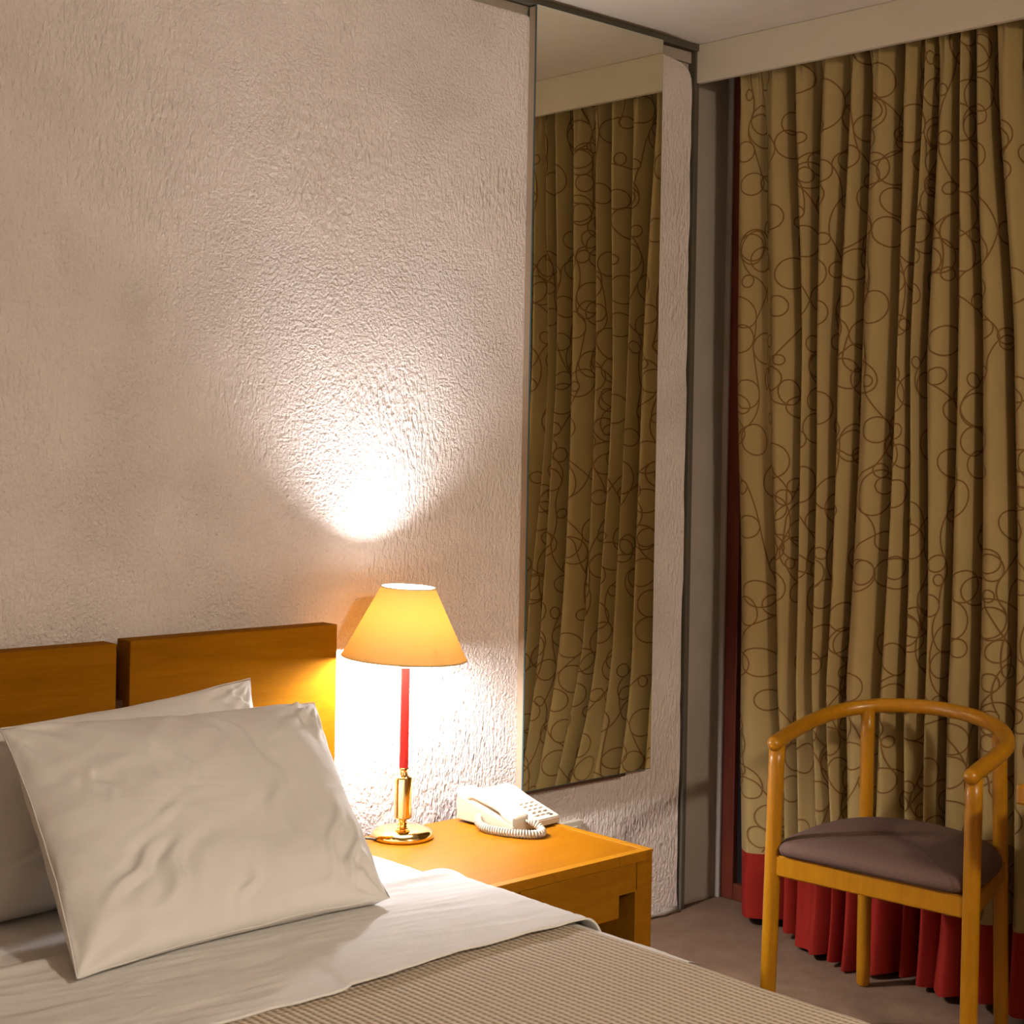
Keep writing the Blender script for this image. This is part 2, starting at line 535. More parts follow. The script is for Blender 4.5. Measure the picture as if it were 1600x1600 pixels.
ZTOP, ZBAND = 2.430, 0.205
per = 20
S = np.concatenate([np.arange(k, k + 1, 1 / per) for k in range(NG - 1)])
S = np.append(S, NG - 1.0001)
# finer sampling next to the cusps
S = np.floor(S) + (lambda t: 0.5 - 0.5 * np.cos(PI * t) * 0.55 - 0.5 * (1 - 2 * t) * 0.45)(S - np.floor(S))

def hem_z(s):
    return 0.016 + 0.006 * np.sin(1.9 * s) + 0.005 * np.sin(0.7 * s + 1)

def curtain_sheet(name, zlist_fn, nz, material, parent):
    vs = []
    for j in range(nz + 1):
        z = zlist_fn(j / nz)
        x, y = curtain_xyz(S, z)
        vs.append(np.stack([x, y, z], 1))
    V = np.concatenate(vs)
    n = len(S)
    fs = [(j*n+i, j*n+i+1, (j+1)*n+i+1, (j+1)*n+i) for j in range(nz) for i in range(n - 1)]
    return mesh_obj(name, V - np.array(parent.location), fs, material, parent, True)

cur = thing('patterned_curtain', (3.5, -1.2, 0.0), 'full length tan curtain with brown looping scribbles and red hem', 'curtain')
curtain_sheet('curtain_fabric', lambda f: ZBAND + (ZTOP - ZBAND) * f + 0 * S, 90, M['curtain'], cur)
hb = curtain_sheet('hem_band', lambda f: hem_z(S) + (ZBAND - hem_z(S)) * f, 10, M['redband'], cur)
tag(hb, 'deep red hem band')

# printed looping line: random walking loops drawn in cloth space, laid on the cloth
def loop_print():
    # arclength table at three heights -> average cloth coordinate for s
    ss = np.linspace(0, NG - 1.001, 6000)
    acc = 0
    for z in (0.5, 1.2, 1.9):
        x, y = curtain_xyz(ss, np.full_like(ss, z))
        acc = acc + np.concatenate([[0], np.cumsum(np.hypot(np.diff(x), np.diff(y)))])
    U = acc / 3
    total = U[-1]
    r = random.Random(77)
    step = 0.0055
    vs, fs = [], []
    hw = 0.0021
    u0 = -0.05
    def S3(u, v):
        s = np.interp(np.clip(u, 0.002, total - 0.002), U, ss)
        x, y = curtain_xyz(s, v)
        return np.stack([x, y, v], 1)
    while u0 < total + 0.05:
        # a strand running down the cloth
        px, pz = u0 + r.uniform(-0.02, 0.02), ZTOP + 0.02
        hd = -PI / 2
        pts = []
        sgn = r.choice((-1, 1))
        while pz > ZBAND - 0.05 and len(pts) < 6000:
            # a loop
            rad = r.choice((r.uniform(0.014, 0.024), r.uniform(0.026, 0.046), r.uniform(0.028, 0.050)))
            ecc = r.uniform(0.0, 0.45)
            turn = r.uniform(1.6, 2.25) * PI
            a = 0.0
            while a < turn:
                kap = (1 + ecc * math.cos(2 * a)) / rad
                hd += sgn * kap * step; a += kap * step
                px += math.cos(hd) * step; pz += math.sin(hd) * step
                pts.append((px, pz))
            # an arc leading on, bending back towards the strand's own line
            want = -PI / 2 + max(-0.9, min(0.9, (u0 - px) * 9)) + r.uniform(-0.8, 0.8)
            dlt = (want - hd + PI) % (2 * PI) - PI
            L = r.uniform(0.06, 0.13)
            n = int(L / step)
            for i in range(n):
                hd += dlt / n + 0.0
                px += math.cos(hd) * step; pz += math.sin(hd) * step
                pts.append((px, pz))
            sgn = -sgn if r.random() < 0.65 else sgn
        P = np.array(pts)
        T = np.gradient(P, axis=0); T /= np.maximum(np.hypot(T[:, 0], T[:, 1])[:, None], 1e-9)
        Nn = np.stack([-T[:, 1], T[:, 0]], 1)
        A, B = P + Nn * hw, P - Nn * hw
        ok = (P[:, 0] > 0.006) & (P[:, 0] < total - 0.006) & (P[:, 1] < ZTOP - 0.01) & (P[:, 1] > ZBAND + 0.004)
        e = 0.003
        C0 = S3(P[:, 0], P[:, 1])
        du = S3(P[:, 0] + e, P[:, 1]) - S3(P[:, 0] - e, P[:, 1])
        dv = S3(P[:, 0], P[:, 1] + e) - S3(P[:, 0], P[:, 1] - e)
        nr = np.cross(du, dv); nr /= np.maximum(np.linalg.norm(nr, axis=1)[:, None], 1e-12)
        flip = np.where(nr[:, 0] > 0, -1.0, 1.0)[:, None]
        nr = nr * flip
        off = 0.0016
        a3 = S3(A[:, 0], A[:, 1]) + nr * off
        b3 = S3(B[:, 0], B[:, 1]) + nr * off
        base = len(vs)
        inter = np.empty((2 * len(P), 3)); inter[0::2] = a3; inter[1::2] = b3
        vs.extend(inter)
        seglen = np.linalg.norm(np.diff(C0, axis=0), axis=1)
        for i in range(len(P) - 1):
            if ok[i] and ok[i + 1] and seglen[i] < 0.03:
                q = base + 2 * i
                fs.append((q, q + 1, q + 3, q + 2))
        u0 += r.uniform(0.105, 0.145)
    V = np.array(vs) - np.array(cur.location)
    o = mesh_obj('loop_print', V, fs, M['loops'], cur, False)
    tag(o, 'brown looping scribble pattern', kind='stuff')
loop_print()

# ================================================================ headboard
hbd = thing('headboard', (1.25, -0.002, 0.0), 'honey oak headboard of flat panels on the stucco wall', 'headboard')
def hpanel(x0, x1, z1):
    box('headboard_panel', x0 - 1.25, x1 - 1.25, -0.100, -0.045, 0.30, z1, M['oak_board'], hbd, 0.002)
hpanel(1.626, 2.151, 0.924)
hpanel(0.810, 1.595, 0.921)
hpanel(0.250, 0.779, 0.924)
for xx in (1.6105, 0.7945):
    box('spacer_batten', xx - 1.25 - 0.03, xx - 1.25 + 0.03, -0.045, 0.0, 0.30, 0.90, M['spacer'], hbd)
    box('spacer_batten', xx - 1.25 - 0.0150, xx - 1.25 + 0.0150, -0.075, -0.045, 0.30, 0.80, M['spacer'], hbd)

# ================================================================ bed
BX0, BX1, BY0, BY1, BZ = 0.43, 2.035, -2.12, -0.106, 0.492
bed = thing('double_bed', (1.23, -1.09, 0), 'wide double bed with white linen in the foreground', 'bed')
def bb(name, x0, x1, y0, y1, z0, z1, m, bev, seg=4):
    o = box(name, x0 - 1.23, x1 - 1.23, y0 + 1.09, y1 + 1.09, z0, z1, m, bed, bev, seg)
    return o
bb('bed_base', BX0 + 0.03, BX1 - 0.04, BY0 + 0.02, BY1, 0.06, 0.27, M['oak'], 0.006)
o = bb('mattress', BX0, BX1 - 0.008, BY0, BY1, 0.27, BZ - 0.006, M['linen'], 0.05, 6)
for p in o.data.polygons: p.use_smooth = True
for (x, y) in ((BX0 + .1, BY0 + .1), (BX1 - .15, BY0 + .1), (BX0 + .1, BY1 - .1), (BX1 - .15, BY1 - .1)):
    lathe('bed_leg', [(0.022, 0.0), (0.028, 0.06)], M['oak'], bed, 16, True, True, (x - 1.23, y + 1.09, 0))

def drape(name, y0, y1, xl, xr, ztop, r, zdrop, nx, ny, material, parent=None, wr=0.0, edge0=None, edge1=None, seed=0.0, thick=0.004, lump=None):
    """cloth over the bed: flat top, rounded shoulders, falling at both sides."""
    Lflat = xr - xl - 2 * r
    Larc = r * PI / 2
    Ld = (ztop - r) - zdrop
    tot = Lflat + 2 * Larc + 2 * Ld
    vs, uv = [], []
    ts = []
    # concentrate samples on the right shoulder
    for i in range(nx + 1): ts.append(tot * i / nx)
    for sx in ts:
        q = sx
        if q < Ld: px, pz, nx_, nz_ = xl, zdrop + q, -1, 0
        elif q < Ld + Larc:
            a = (q - Ld) / r; px, pz = xl + r - r * math.cos(a), ztop - r + r * math.sin(a); nx_, nz_ = -math.cos(a), math.sin(a)
        elif q < Ld + Larc + Lflat: px, pz, nx_, nz_ = xl + r + (q - Ld - Larc), ztop, 0, 1
        elif q < Ld + 2 * Larc + Lflat:
            a = (q - Ld - Larc - Lflat) / r; px, pz = xr - r + r * math.sin(a), ztop - r + r * math.cos(a); nx_, nz_ = math.sin(a), math.cos(a)
        else: px, pz, nx_, nz_ = xr, ztop - r - (q - Ld - 2 * Larc - Lflat), 1, 0
        for j in range(ny + 1):
            f = j / ny
            a0 = y0 + (edge0(sx, px) if edge0 else 0); a1 = y1 + (edge1(sx, px) if edge1 else 0)
            y = a0 + (a1 - a0) * f
            h = 0.0
            if wr:
                v = Vector((px * 2.2 + seed, y * 7.0, seed))
                n1 = noise.noise(v) ; n2 = noise.noise(Vector((px * 6 + y * 4, y * 16 - px * 3, seed + 5)))
                h = wr * (1.0 * n1 + 0.55 * n2 + 0.30 * noise.noise(Vector((px * 13 - y * 9, y * 30, seed))) + 0.32 * (1 - 2 * abs(noise.noise(Vector((px * 5 + seed, y * 34 + px * 4, seed))))))
            if lump: h += lump(px, y, sx)
            vs.append((px + nx_ * h, y, pz + nz_ * h))
            uv.append((sx, y))
    n = ny + 1
    fs = [(i*n+j, (i+1)*n+j, (i+1)*n+j+1, i*n+j+1) for i in range(nx) for j in range(ny)]
    loc = np.array(parent.location) if parent else np.zeros(3)
    o = mesh_obj(name, np.array(vs) - loc, fs, material, parent, True)
    ul = o.data.uv_layers.new(name='UVMap')
    for li, lp in enumerate(o.data.loops):
        ul.data[li].uv = uv[lp.vertex_index]
    # make the normals point out
    if thick:
        md = o.modifiers.new('thickness', 'SOLIDIFY'); md.thickness = thick; md.offset = -1
    return o

def nz1(x, s): return noise.noise(Vector((x, s, 0.37)))
# bottom sheet
o = drape('bottom_sheet', -1.30, BY1 + 0.0, BX0 - 0.004, BX1, BZ + 0.002, 0.055, 0.26, 150, 90, M['linen'], bed, wr=0.0022, seed=3.0, thick=0.0)

# blanket
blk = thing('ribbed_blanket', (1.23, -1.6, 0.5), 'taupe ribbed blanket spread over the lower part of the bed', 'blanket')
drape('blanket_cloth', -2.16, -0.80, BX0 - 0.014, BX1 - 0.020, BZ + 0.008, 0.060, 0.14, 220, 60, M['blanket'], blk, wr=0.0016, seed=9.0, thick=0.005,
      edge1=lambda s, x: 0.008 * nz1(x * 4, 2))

# turned-down top sheet band
sht = thing('turned_down_sheet', (1.23, -0.88, 0.5), 'white top sheet turned down in a band over the blanket', 'sheet')
def fold_edge(s, x):
    e = -0.003 * math.sin(x * 9) + 0.012 * nz1(x * 5, 1.0) + 0.005 * nz1(x * 19, 4.0)
    # sheet's side flap ends a little lower left of the crease
    if x < 1.475: e += -0.006 * min(1, (1.475 - x) / 0.012)
    return e
def sheet_lump(px, y, sx):
    h = 0.0
    # thick rolled upper edge
    h += 0.006 * math.exp(-((y + 0.685) / 0.022) ** 2)
    # crease where one layer ends
    cxl = 1.505 - 0.04 * max(0, -(y + 0.86)) / 0.2 + 0.006 * math.sin(y * 30)
    h += -0.0035 / (1 + math.exp((px - cxl) / 0.0035)) * (1 if y < -0.80 else max(0.0, (-0.72 - y) / 0.08))
    return h
drape('sheet_band', -1.056, -0.668, BX0 - 0.022, BX1 + 0.008, BZ + 0.018, 0.060, 0.20, 330, 110, M['linen'], sht, wr=0.0035, edge0=fold_edge, seed=1.0, thick=0.004, lump=sheet_lump,
      edge1=lambda s, x: 0.010 * nz1(x * 3, 7) )

# ================================================================ pillows
CREASES = [(-0.62, -0.30, -0.05, 0.05, 0.030, 0.006), (-0.75, -0.62, -0.40, -0.30, 0.04, 0.009), (-0.45, -0.75, -0.30, -0.25, 0.05, 0.008), (-0.20, 0.55, -0.12, 0.05, 0.025, 0.004),
           (-0.32, 0.60, -0.30, 0.12, 0.022, 0.003), (0.15, 0.90, 0.42, 0.10, 0.04, 0.005), (0.42, 0.10, 0.30, -0.45, 0.05, 0.005), (0.55, -0.85, 0.80, -0.20, 0.04, 0.006),
           (0.70, -0.92, 0.92, -0.35, 0.03, 0.007), (0.80, 0.95, 0.93, 0.45, 0.04, 0.008), (-0.05, -0.92, 0.12, -0.60, 0.035, 0.005), (-0.6, 0.05, -0.72, 0.4, 0.03, 0.004)]
def pillow(name, BL, BR, TL, TR, tf, tb, label, seed, zmin, wrink=1.0, group=None):
    BL, BR, TL, TR = map(Vector, (BL, BR, TL, TR))
    base = (BL + BR) / 2
    root = thing(name, base, label, 'pillow', group)
    nu, nv = 96, 72
    U = (BR - BL + TR - TL).normalized(); Vv = (TL - BL + TR - BR).normalized()
    N = U.cross(Vv).normalized()         # front, towards the room
    def pt(u, v, side):
        # u, v in -1..1
        a, b = (u + 1) / 2, (v + 1) / 2
        p = BL * (1-a)*(1-b) + BR * a*(1-b) + TL * (1-a)*b + TR * a*b
        # edges drawn in between the corners
        pin = 0.014
        p = p - U * (u * (1 - v*v) * pin * abs(u) ** 3) - Vv * (v * (1 - u*u) * pin * abs(v) ** 3)
        ex = max(0.0, 1 - abs(u) ** 2.6) ** 0.52 * max(0.0, 1 - abs(v) ** 2.6) ** 0.52
        t = (tf if side > 0 else tb * (1.2 - 0.4 * v)) * ex
        q = p + N * t * side
        # wrinkles: soft dents, creases running in from corners
        if side > 0 or True:
            s = seed + (0 if side > 0 else 50)
            env = min(1.0, 6 * ex)
            d = 0.010 * noise.noise(Vector((u * 1.6 + s, v * 1.5, s)))
            d += 0.006 * noise.noise(Vector((u * 3.5, v * 3.1 + s, s + 3)))
            rr = noise.noise(Vector((u * 5 + v * 2, v * 5 - u * 2, s + 9)))
            d += 0.0016 * (1 - 2 * abs(rr)) * wrink
            rr = noise.noise(Vector((u * 2.6 - v * 3 + s, v * 2.4 + u, s + 19)))
            d += 0.0022 * max(0.0, 1 - 6 * abs(rr)) * wrink
            for (a0, b0, a1, b1, wd, am) in CREASES:
                lx, ly = a1 - a0, b1 - b0
                tt = max(0.0, min(1.0, ((u - a0) * lx + (v - b0) * ly) / (lx * lx + ly * ly)))
                dd = math.hypot(u - a0 - lx * tt + 0.03 * math.sin(9 * tt + a0 * 7), v - b0 - ly * tt)
                d += 1.5 * am * wrink * (math.exp(-(dd / wd) ** 2) - 0.6 * math.exp(-((dd - 1.5 * wd) / wd) ** 2)) * math.sin(PI * min(1, tt * 0.9 + 0.08))
            for cu, cv in ((-1, -1), (1, -1), (-1, 1), (1, 1)):
                du, dv = u - cu, (v - cv) * 0.75
                dist = math.hypot(du, dv); ang = math.atan2(dv, du)
                d += 0.0045 * math.sin(ang * (11 + 3 * cu + 2 * cv) + s + 2 * dist) * math.exp(-((dist - 0.24) / 0.18) ** 2) * wrink
            q = q + N * d * env * side
            # fluttering seam
            if ex < 0.25:
                fl = (0.25 - ex) / 0.25
                q = q + N * 0.006 * fl * noise.noise(Vector((u * 4.5 + s, v * 4.5, 2.0)))
        if q.z < zmin: q.z = zmin + 0.0005
        return q
    vs, fs = [], []
    idx = {}
    def sp(i, n):      # denser at the borders
        f = -1 + 2 * i / n
        return math.sin(f * PI / 2) * 0.55 + f * 0.45
    for side in (1, -1):
        for i in range(nu + 1):
            for j in range(nv + 1):
                border = i in (0, nu) or j in (0, nv)
                if side < 0 and border:
                    idx[(side, i, j)] = idx[(1, i, j)]; continue
                idx[(side, i, j)] = len(vs)
                vs.append(pt(sp(i, nu), sp(j, nv), side) - base)
        for i in range(nu):
            for j in range(nv):
                f = [idx[(side, i, j)], idx[(side, i+1, j)], idx[(side, i+1, j+1)], idx[(side, i, j+1)]]
                fs.append(f if side > 0 else f[::-1])
    mesh_obj('pillowcase', vs, fs, M['pillow'], root, True)
    # stitched edge welt along the four seams
    path = []
    for i in range(0, nu + 1, 3): path.append(Vector(vs[idx[(1, i, 0)]]))
    for j in range(3, nv + 1, 3): path.append(Vector(vs[idx[(1, nu, j)]]))
    for i in range(nu - 3, -1, -3): path.append(Vector(vs[idx[(1, i, nv)]]))
    for j in range(nv - 3, 0, -3): path.append(Vector(vs[idx[(1, 0, j)]]))
    path = [p + Vector((0, 0, 0.002)) for p in path] + [path[0] + Vector((0, 0, 0.002))]
    tube('seam_edge', path, 0.0013, M['pillow'], root, 6, False)
    return root

pillow('bed_pillow', (1.150, -0.803, 0.520), (1.768, -0.783, 0.522), (1.236, -0.345, 0.822), (1.922, -0.335, 0.800), 0.068, 0.105,
       'large white pillow in front, leaning on the other pillow', 1.7, 0.515)
pillow('bed_pillow', (1.130, -0.42, 0.500), (1.80, -0.42, 0.500), (1.200, -0.205, 0.795), (1.862, -0.185, 0.835), 0.055, 0.070,
       'white pillow behind the front one, its upper right corner showing against headboard', 5.2, 0.497, 0.6)

# ================================================================ nightstands
def nightstand(loc, label):
    t = thing('nightstand', loc, label, 'nightstand')
    W, D, H = 0.526, 0.500, 0.430
    x0, x1, y0, y1 = -W/2, W/2, -D/2, D/2
    box('side_panel', x0, x0 + 0.055, y0, y1, 0.0, H - 0.006, M['oak'], t, 0.002)
    box('side_panel', x1 - 0.055, x1, y0, y1, 0.0, H - 0.006, M['oak'], t, 0.002)
    box('top_panel', x0 + 0.001, x1 - 0.0206, y0 + 0.0204, y1, H - 0.0062, H - 0.0018, M['oak_top'], t, 0.0)
    # lippings around the top, mitred at the front right corner
    box('top_lipping', x1 - 0.0200, x1, y0 - 0.002, y1, H - 0.0062, H, M['oak_y'], t, 0.0008)
    box('top_lipping', x0, x1 - 0.1105, y0 - 0.002, y0 + 0.020, H - 0.022, H, M['oak_y'], t, 0.001)
    box('top_lipping', x1 - 0.1095, x1 - 0.0206, y0 - 0.002, y0 + 0.020, H - 0.022, H, M['oak_y'], t, 0.001)
    # front rail pieces beside the drawer
    box('front_rail', x0 + 0.05, x0 + 0.1105, y0, y0 + 0.03, H - 0.088, H - 0.002, M['oak'], t, 0.001)
    box('front_rail', x1 - 0.1095, x1 - 0.05, y0, y0 + 0.03, H - 0.088, H - 0.002, M['oak'], t, 0.001)
    box('back_panel', x0 + 0.05, x1 - 0.05, y1 - 0.02, y1, 0.08, H - 0.03, M['oak'], t)
    dr = box('drawer', x0 + 0.115, x1 - 0.114, y0 + 0.012, y1 - 0.04, H - 0.130, H - 0.034, M['oak'], t, 0.001)
    box('drawer_front', x0 + 0.1122, x1 - 0.1112, y0 - 0.003, y0 + 0.014, H - 0.137, H - 0.0225, M['oak'], dr, 0.0015)
    return t
NS = (2.410, -0.356, 0.0)
ns1 = nightstand(NS, 'honey oak nightstand carrying the brass lamp and the telephone')

# ================================================================ lamps
def lamp(loc, label, tilt):
    t = thing('table_lamp', loc, label, 'lamp')
    lathe('lamp_base', [(0.0, 0.0), (0.069, 0.0), (0.0715, 0.004), (0.0715, 0.010), (0.068, 0.016), (0.058, 0.021), (0.040, 0.0245), (0.022, 0.026), (0.0, 0.026)], M['brass'], t, 64)
    lathe('lower_neck', [(0.012, 0.024), (0.008, 0.029), (0.0135, 0.0325), (0.0075, 0.036), (0.010, 0.041), (0.0075, 0.046)], M['brass'], t, 32)
    lathe('brass_sleeve', [(0.0, 0.0445), (0.0185, 0.0450), (0.0200, 0.0475), (0.0200, 0.137), (0.0185, 0.1400), (0.010, 0.1450), (0.0085, 0.152), (0.0090, 0.156), (0.0125, 0.1600), (0.0125, 0.1625), (0.0, 0.163)], M['brass'], t, 48, ang=18)
    lathe('red_stem', [(0.0, 0.162), (0.0106, 0.162), (0.0106, 0.392), (0.0, 0.392)], M['red'], t, 32)
    lathe('bulb_socket', [(0.0, 0.391), (0.0105, 0.391), (0.016, 0.397), (0.017, 0.412), (0.0, 0.413)], M['sockwhite'], t, 32)
    b = lathe('bulb', [(0.0, 0.412), (0.013, 0.414), (0.0145, 0.430), (0.021, 0.452), (0.028, 0.474), (0.030, 0.492), (0.027, 0.508), (0.019, 0.520), (0.009, 0.526), (0.0, 0.527)], M['bulb'], t, 24)
    # shade: thin double-skinned cone, slightly askew
    r0, r1, z0, z1 = 0.1455, 0.0620, 0.415, 0.579
    sh = lathe('lamp_shade', [(r0, z0), (r1, z1)], M['shade'], t, 72)
    lathe('shade_rim', [(r0 - 0.001, z0), (r0 + 0.0012, z0 + 0.0005), (r0 + 0.0002, z0 + 0.0035)], M['shade'], sh, 72)
    lathe('shade_rim', [(r1 + 0.0006, z1 - 0.003), (r1 + 0.0012, z1), (r1 - 0.001, z1 + 0.0003)], M['shade'], sh, 72)
    # spider holding the shade to the socket
    for a in (0.4, 0.4 + 2*PI/3, 0.4 + 4*PI/3):
        tube('shade_wire', [(0.015*math.cos(a), 0.015*math.sin(a), 0.409), (0.05*math.cos(a), 0.05*math.sin(a), 0.418), (0.1275*math.cos(a), 0.1275*math.sin(a), 0.450)], 0.0012, M['brass'], sh, 6)
    piv = Vector((0, 0, 0.50))
    R = Matrix.Translation(piv) @ Matrix.Rotation(tilt[1], 4, Vector((rt.x, rt.y, 0)).normalized()) @ Matrix.Rotation(tilt[0], 4, fw) @ Matrix.Translation(-piv)
    sh.matrix_local = R
    # flex running back to the wall
    tube('power_cord', catmull([(-0.068, 0.01, 0.004), (-0.09, 0.02, 0.008), (-0.105, 0.04, 0.004), (-0.112, 0.070, 0.003), (-0.105, 0.085, 0.004), (-0.098, 0.105, 0.004), (-0.09, 0.125, 0.006)], 6), 0.0028, M['black'], t, 8)
    return t
lp1 = lamp((2.299, -0.168, 0.4284), 'brass table lamp with red stem and lit yellow shade beside the telephone', (math.radians(2.3), 0.0))

# ================================================================ telephone
def telephone():
    t = thing('telephone', (2.590, -0.218, 0.4284), 'cream push-button desk telephone with coiled cord beside the brass lamp', 'telephone', rz=math.radians(4))
    # body: wedge, high at the back
    W, D = 0.158, 0.185
    prof = [(-D/2, 0.004), (-D/2, 0.020), (-D/2 + 0.004, 0.0225), (0.01, 0.052), (D/2 - 0.04, 0.068), (D/2 - 0.008, 0.071), (D/2, 0.064), (D/2, 0.004)]
    bm = bmesh.new()
    a = [bm.verts.new((-W/2, y, z)) for y, z in prof]; b = [bm.verts.new((W/2, y, z)) for y, z in prof]
    bm.faces.new(a); bm.faces.new(b[::-1])
    for i in range(len(prof)):
        j = (i + 1) % len(prof)
        bm.faces.new((a[i], b[i], b[j], a[j]))
    bmesh.ops.recalc_face_normals(bm, faces=bm.faces)
    bmesh.ops.bevel(bm, geom=list(bm.edges), offset=0.002, segments=2, affect='EDGES')
    body = bm_obj('telephone_body', bm, M['white'], t)
    for fx in (-0.06, 0.06):
        for fy in (-0.07, 0.07):
            lathe('rubber_foot', [(0.006, 0.0), (0.006, 0.005)], M['grey'], body, 12, True, True, (fx, fy, 0))
    # sloping top: z at y
    def top(y):
        return 0.0225 + (y + D/2 - 0.004) * (0.052 - 0.0225) / (0.01 + D/2 - 0.004)
    ang = math.atan2(0.052 - 0.0225, 0.01 + D/2 - 0.004)
    # keypad plate and keys
    kp = box('keypad_plate', -0.032, 0.032, -0.036, 0.036, -0.001, 0.0012, M['white'], body, 0.001)
    kp.location = (0.034, -0.042, top(-0.042)); kp.rotation_euler = (ang, 0, 0)
    key0 = None
    for r in range(4):
        for c in range(3):
            if key0 is None:
                k = box('key', -0.0062, 0.0062, -0.0048, 0.0048, 0.0, 0.0042, M['white'], kp, 0.0012); key0 = k
            else:
                k = key0.copy(); COL.objects.link(k); k.parent = kp
            k.location = (-0.019 + c * 0.019, 0.024 - r * 0.0145, 0.0012)
    for c in range(3):
        k = key0.copy(); COL.objects.link(k); k.parent = kp
        k.location = (-0.019 + c * 0.019, -0.0335, 0.0008); k.scale = (0.9, 0.55, 0.6)
    lcd = box('indicator', -0.005, 0.005, -0.0018, 0.0018, 0, 0.0016, M['grey'], body)
    lcd.location = (0.058, -0.082, top(-0.082)); lcd.rotation_euler = (ang, 0, 0)
    # handset: arched bar along the left side, built from cross sections
    ys = np.linspace(-0.098, 0.098, 33)
    vs, fs = [], []
    ns_ = 20
    for y in ys:
        f = (y + 0.098) / 0.196
        e = abs(2 * f - 1)
        base_z = 0.031 + 0.040 * f                       # follows the body's slope
        arch = 0.008 * (1 - e ** 2.4)
        endt = 0.024 if e > 0.55 else 0.0
        sm = min(1, max(0, (e - 0.45) / 0.2)); sm = sm * sm * (3 - 2 * sm)
        thick = 0.017 + 0.013 * sm
        zt = base_z + arch + 0.010
        zb = zt - thick
        hw = 0.0260 + 0.0010 * sm
        cap = math.sqrt(max(0.0, 1 - max(0, (e - 0.93) / 0.07) ** 2)) * 0.35 + 0.65
        for k in range(ns_):
            an = 2 * PI * k / ns_
            cxx, czz = math.cos(an), math.sin(an)
            sx = math.copysign(abs(cxx) ** 0.45, cxx); sz = math.copysign(abs(czz) ** 0.45, czz)
            vs.append((sx * hw * cap, y, (zt + zb) / 2 + sz * thick / 2 * cap))
    for i in range(len(ys) - 1):
        for k in range(ns_):
            l = (k + 1) % ns_
            fs.append((i*ns_+k, i*ns_+l, (i+1)*ns_+l, (i+1)*ns_+k))
    fs.append(tuple(range(ns_ - 1, -1, -1))); fs.append(tuple((len(ys)-1)*ns_ + k for k in range(ns_)))
    hs = mesh_obj('handset', vs, fs, M['white'], t, True)
    auto_smooth(hs, 45)
    hs.location = (-W/2 + 0.022, 0.004, 0.0)
    # cradle ridge under the handset
    bm = bmesh.new()
    pr = [(-0.094, 0.006), (-0.094, 0.020), (0.0, 0.043), (0.094, 0.066), (0.094, 0.006)]
    a = [bm.verts.new((-0.027, y, z)) for y, z in pr]; b = [bm.verts.new((0.027, y, z)) for y, z in pr]
    bm.faces.new(a); bm.faces.new(b[::-1])
    for i in range(len(pr)):
        j = (i + 1) % len(pr); bm.faces.new((a[i], b[i], b[j], a[j]))
    bmesh.ops.recalc_face_normals(bm, faces=bm.faces)
    bmesh.ops.bevel(bm, geom=list(bm.edges), offset=0.002, segments=2, affect='EDGES')
    cr = bm_obj('handset_cradle', bm, M['cream2'], t); cr.location = (-W/2 + 0.020, 0.002, 0)
    # coiled cord: from the handset's near end round to the left side of the body
    path = catmull([(-0.050, -0.100, 0.030), (-0.040, -0.118, 0.026), (-0.036, -0.135, 0.014), (-0.050, -0.150, 0.011), (-0.074, -0.145, 0.0105), (-0.098, -0.112, 0.0105),
                    (-0.112, -0.070, 0.0105), (-0.116, -0.030, 0.0115), (-0.108, 0.000, 0.018), (-0.094, 0.012, 0.026), (-0.084, 0.012, 0.028)], 40)
    L = [0.0]
    for i in range(1, len(path)): L.append(L[-1] + (path[i] - path[i-1]).length)
    Lt = L[-1]
    turns = 42
    Larr = np.array(L); PA = np.array([tuple(p) for p in path])
    n = turns * 12
    hel = []
    for i in range(n + 1):
        s = Lt * i / n
        c = Vector([np.interp(s, Larr, PA[:, q]) for q in range(3)])
        c2 = Vector([np.interp(min(s + 0.002, Lt), Larr, PA[:, q]) for q in range(3)]); c1 = Vector([np.interp(max(s - 0.002, 0), Larr, PA[:, q]) for q in range(3)])
        tg = (c2 - c1).normalized()
        n1 = Vector((0, 0, 1)) - tg * tg.z; n1.normalize(); n2 = tg.cross(n1)
        a = 2 * PI * i / 12
        rr = 0.0078 * min(1, s / 0.012, (Lt - s) / 0.012)
        hel.append(c + (n1 * math.cos(a) + n2 * math.sin(a)) * rr)
    tube('coiled_cord', hel, 0.0024, M['white'], t, 6)
    return t
telephone()

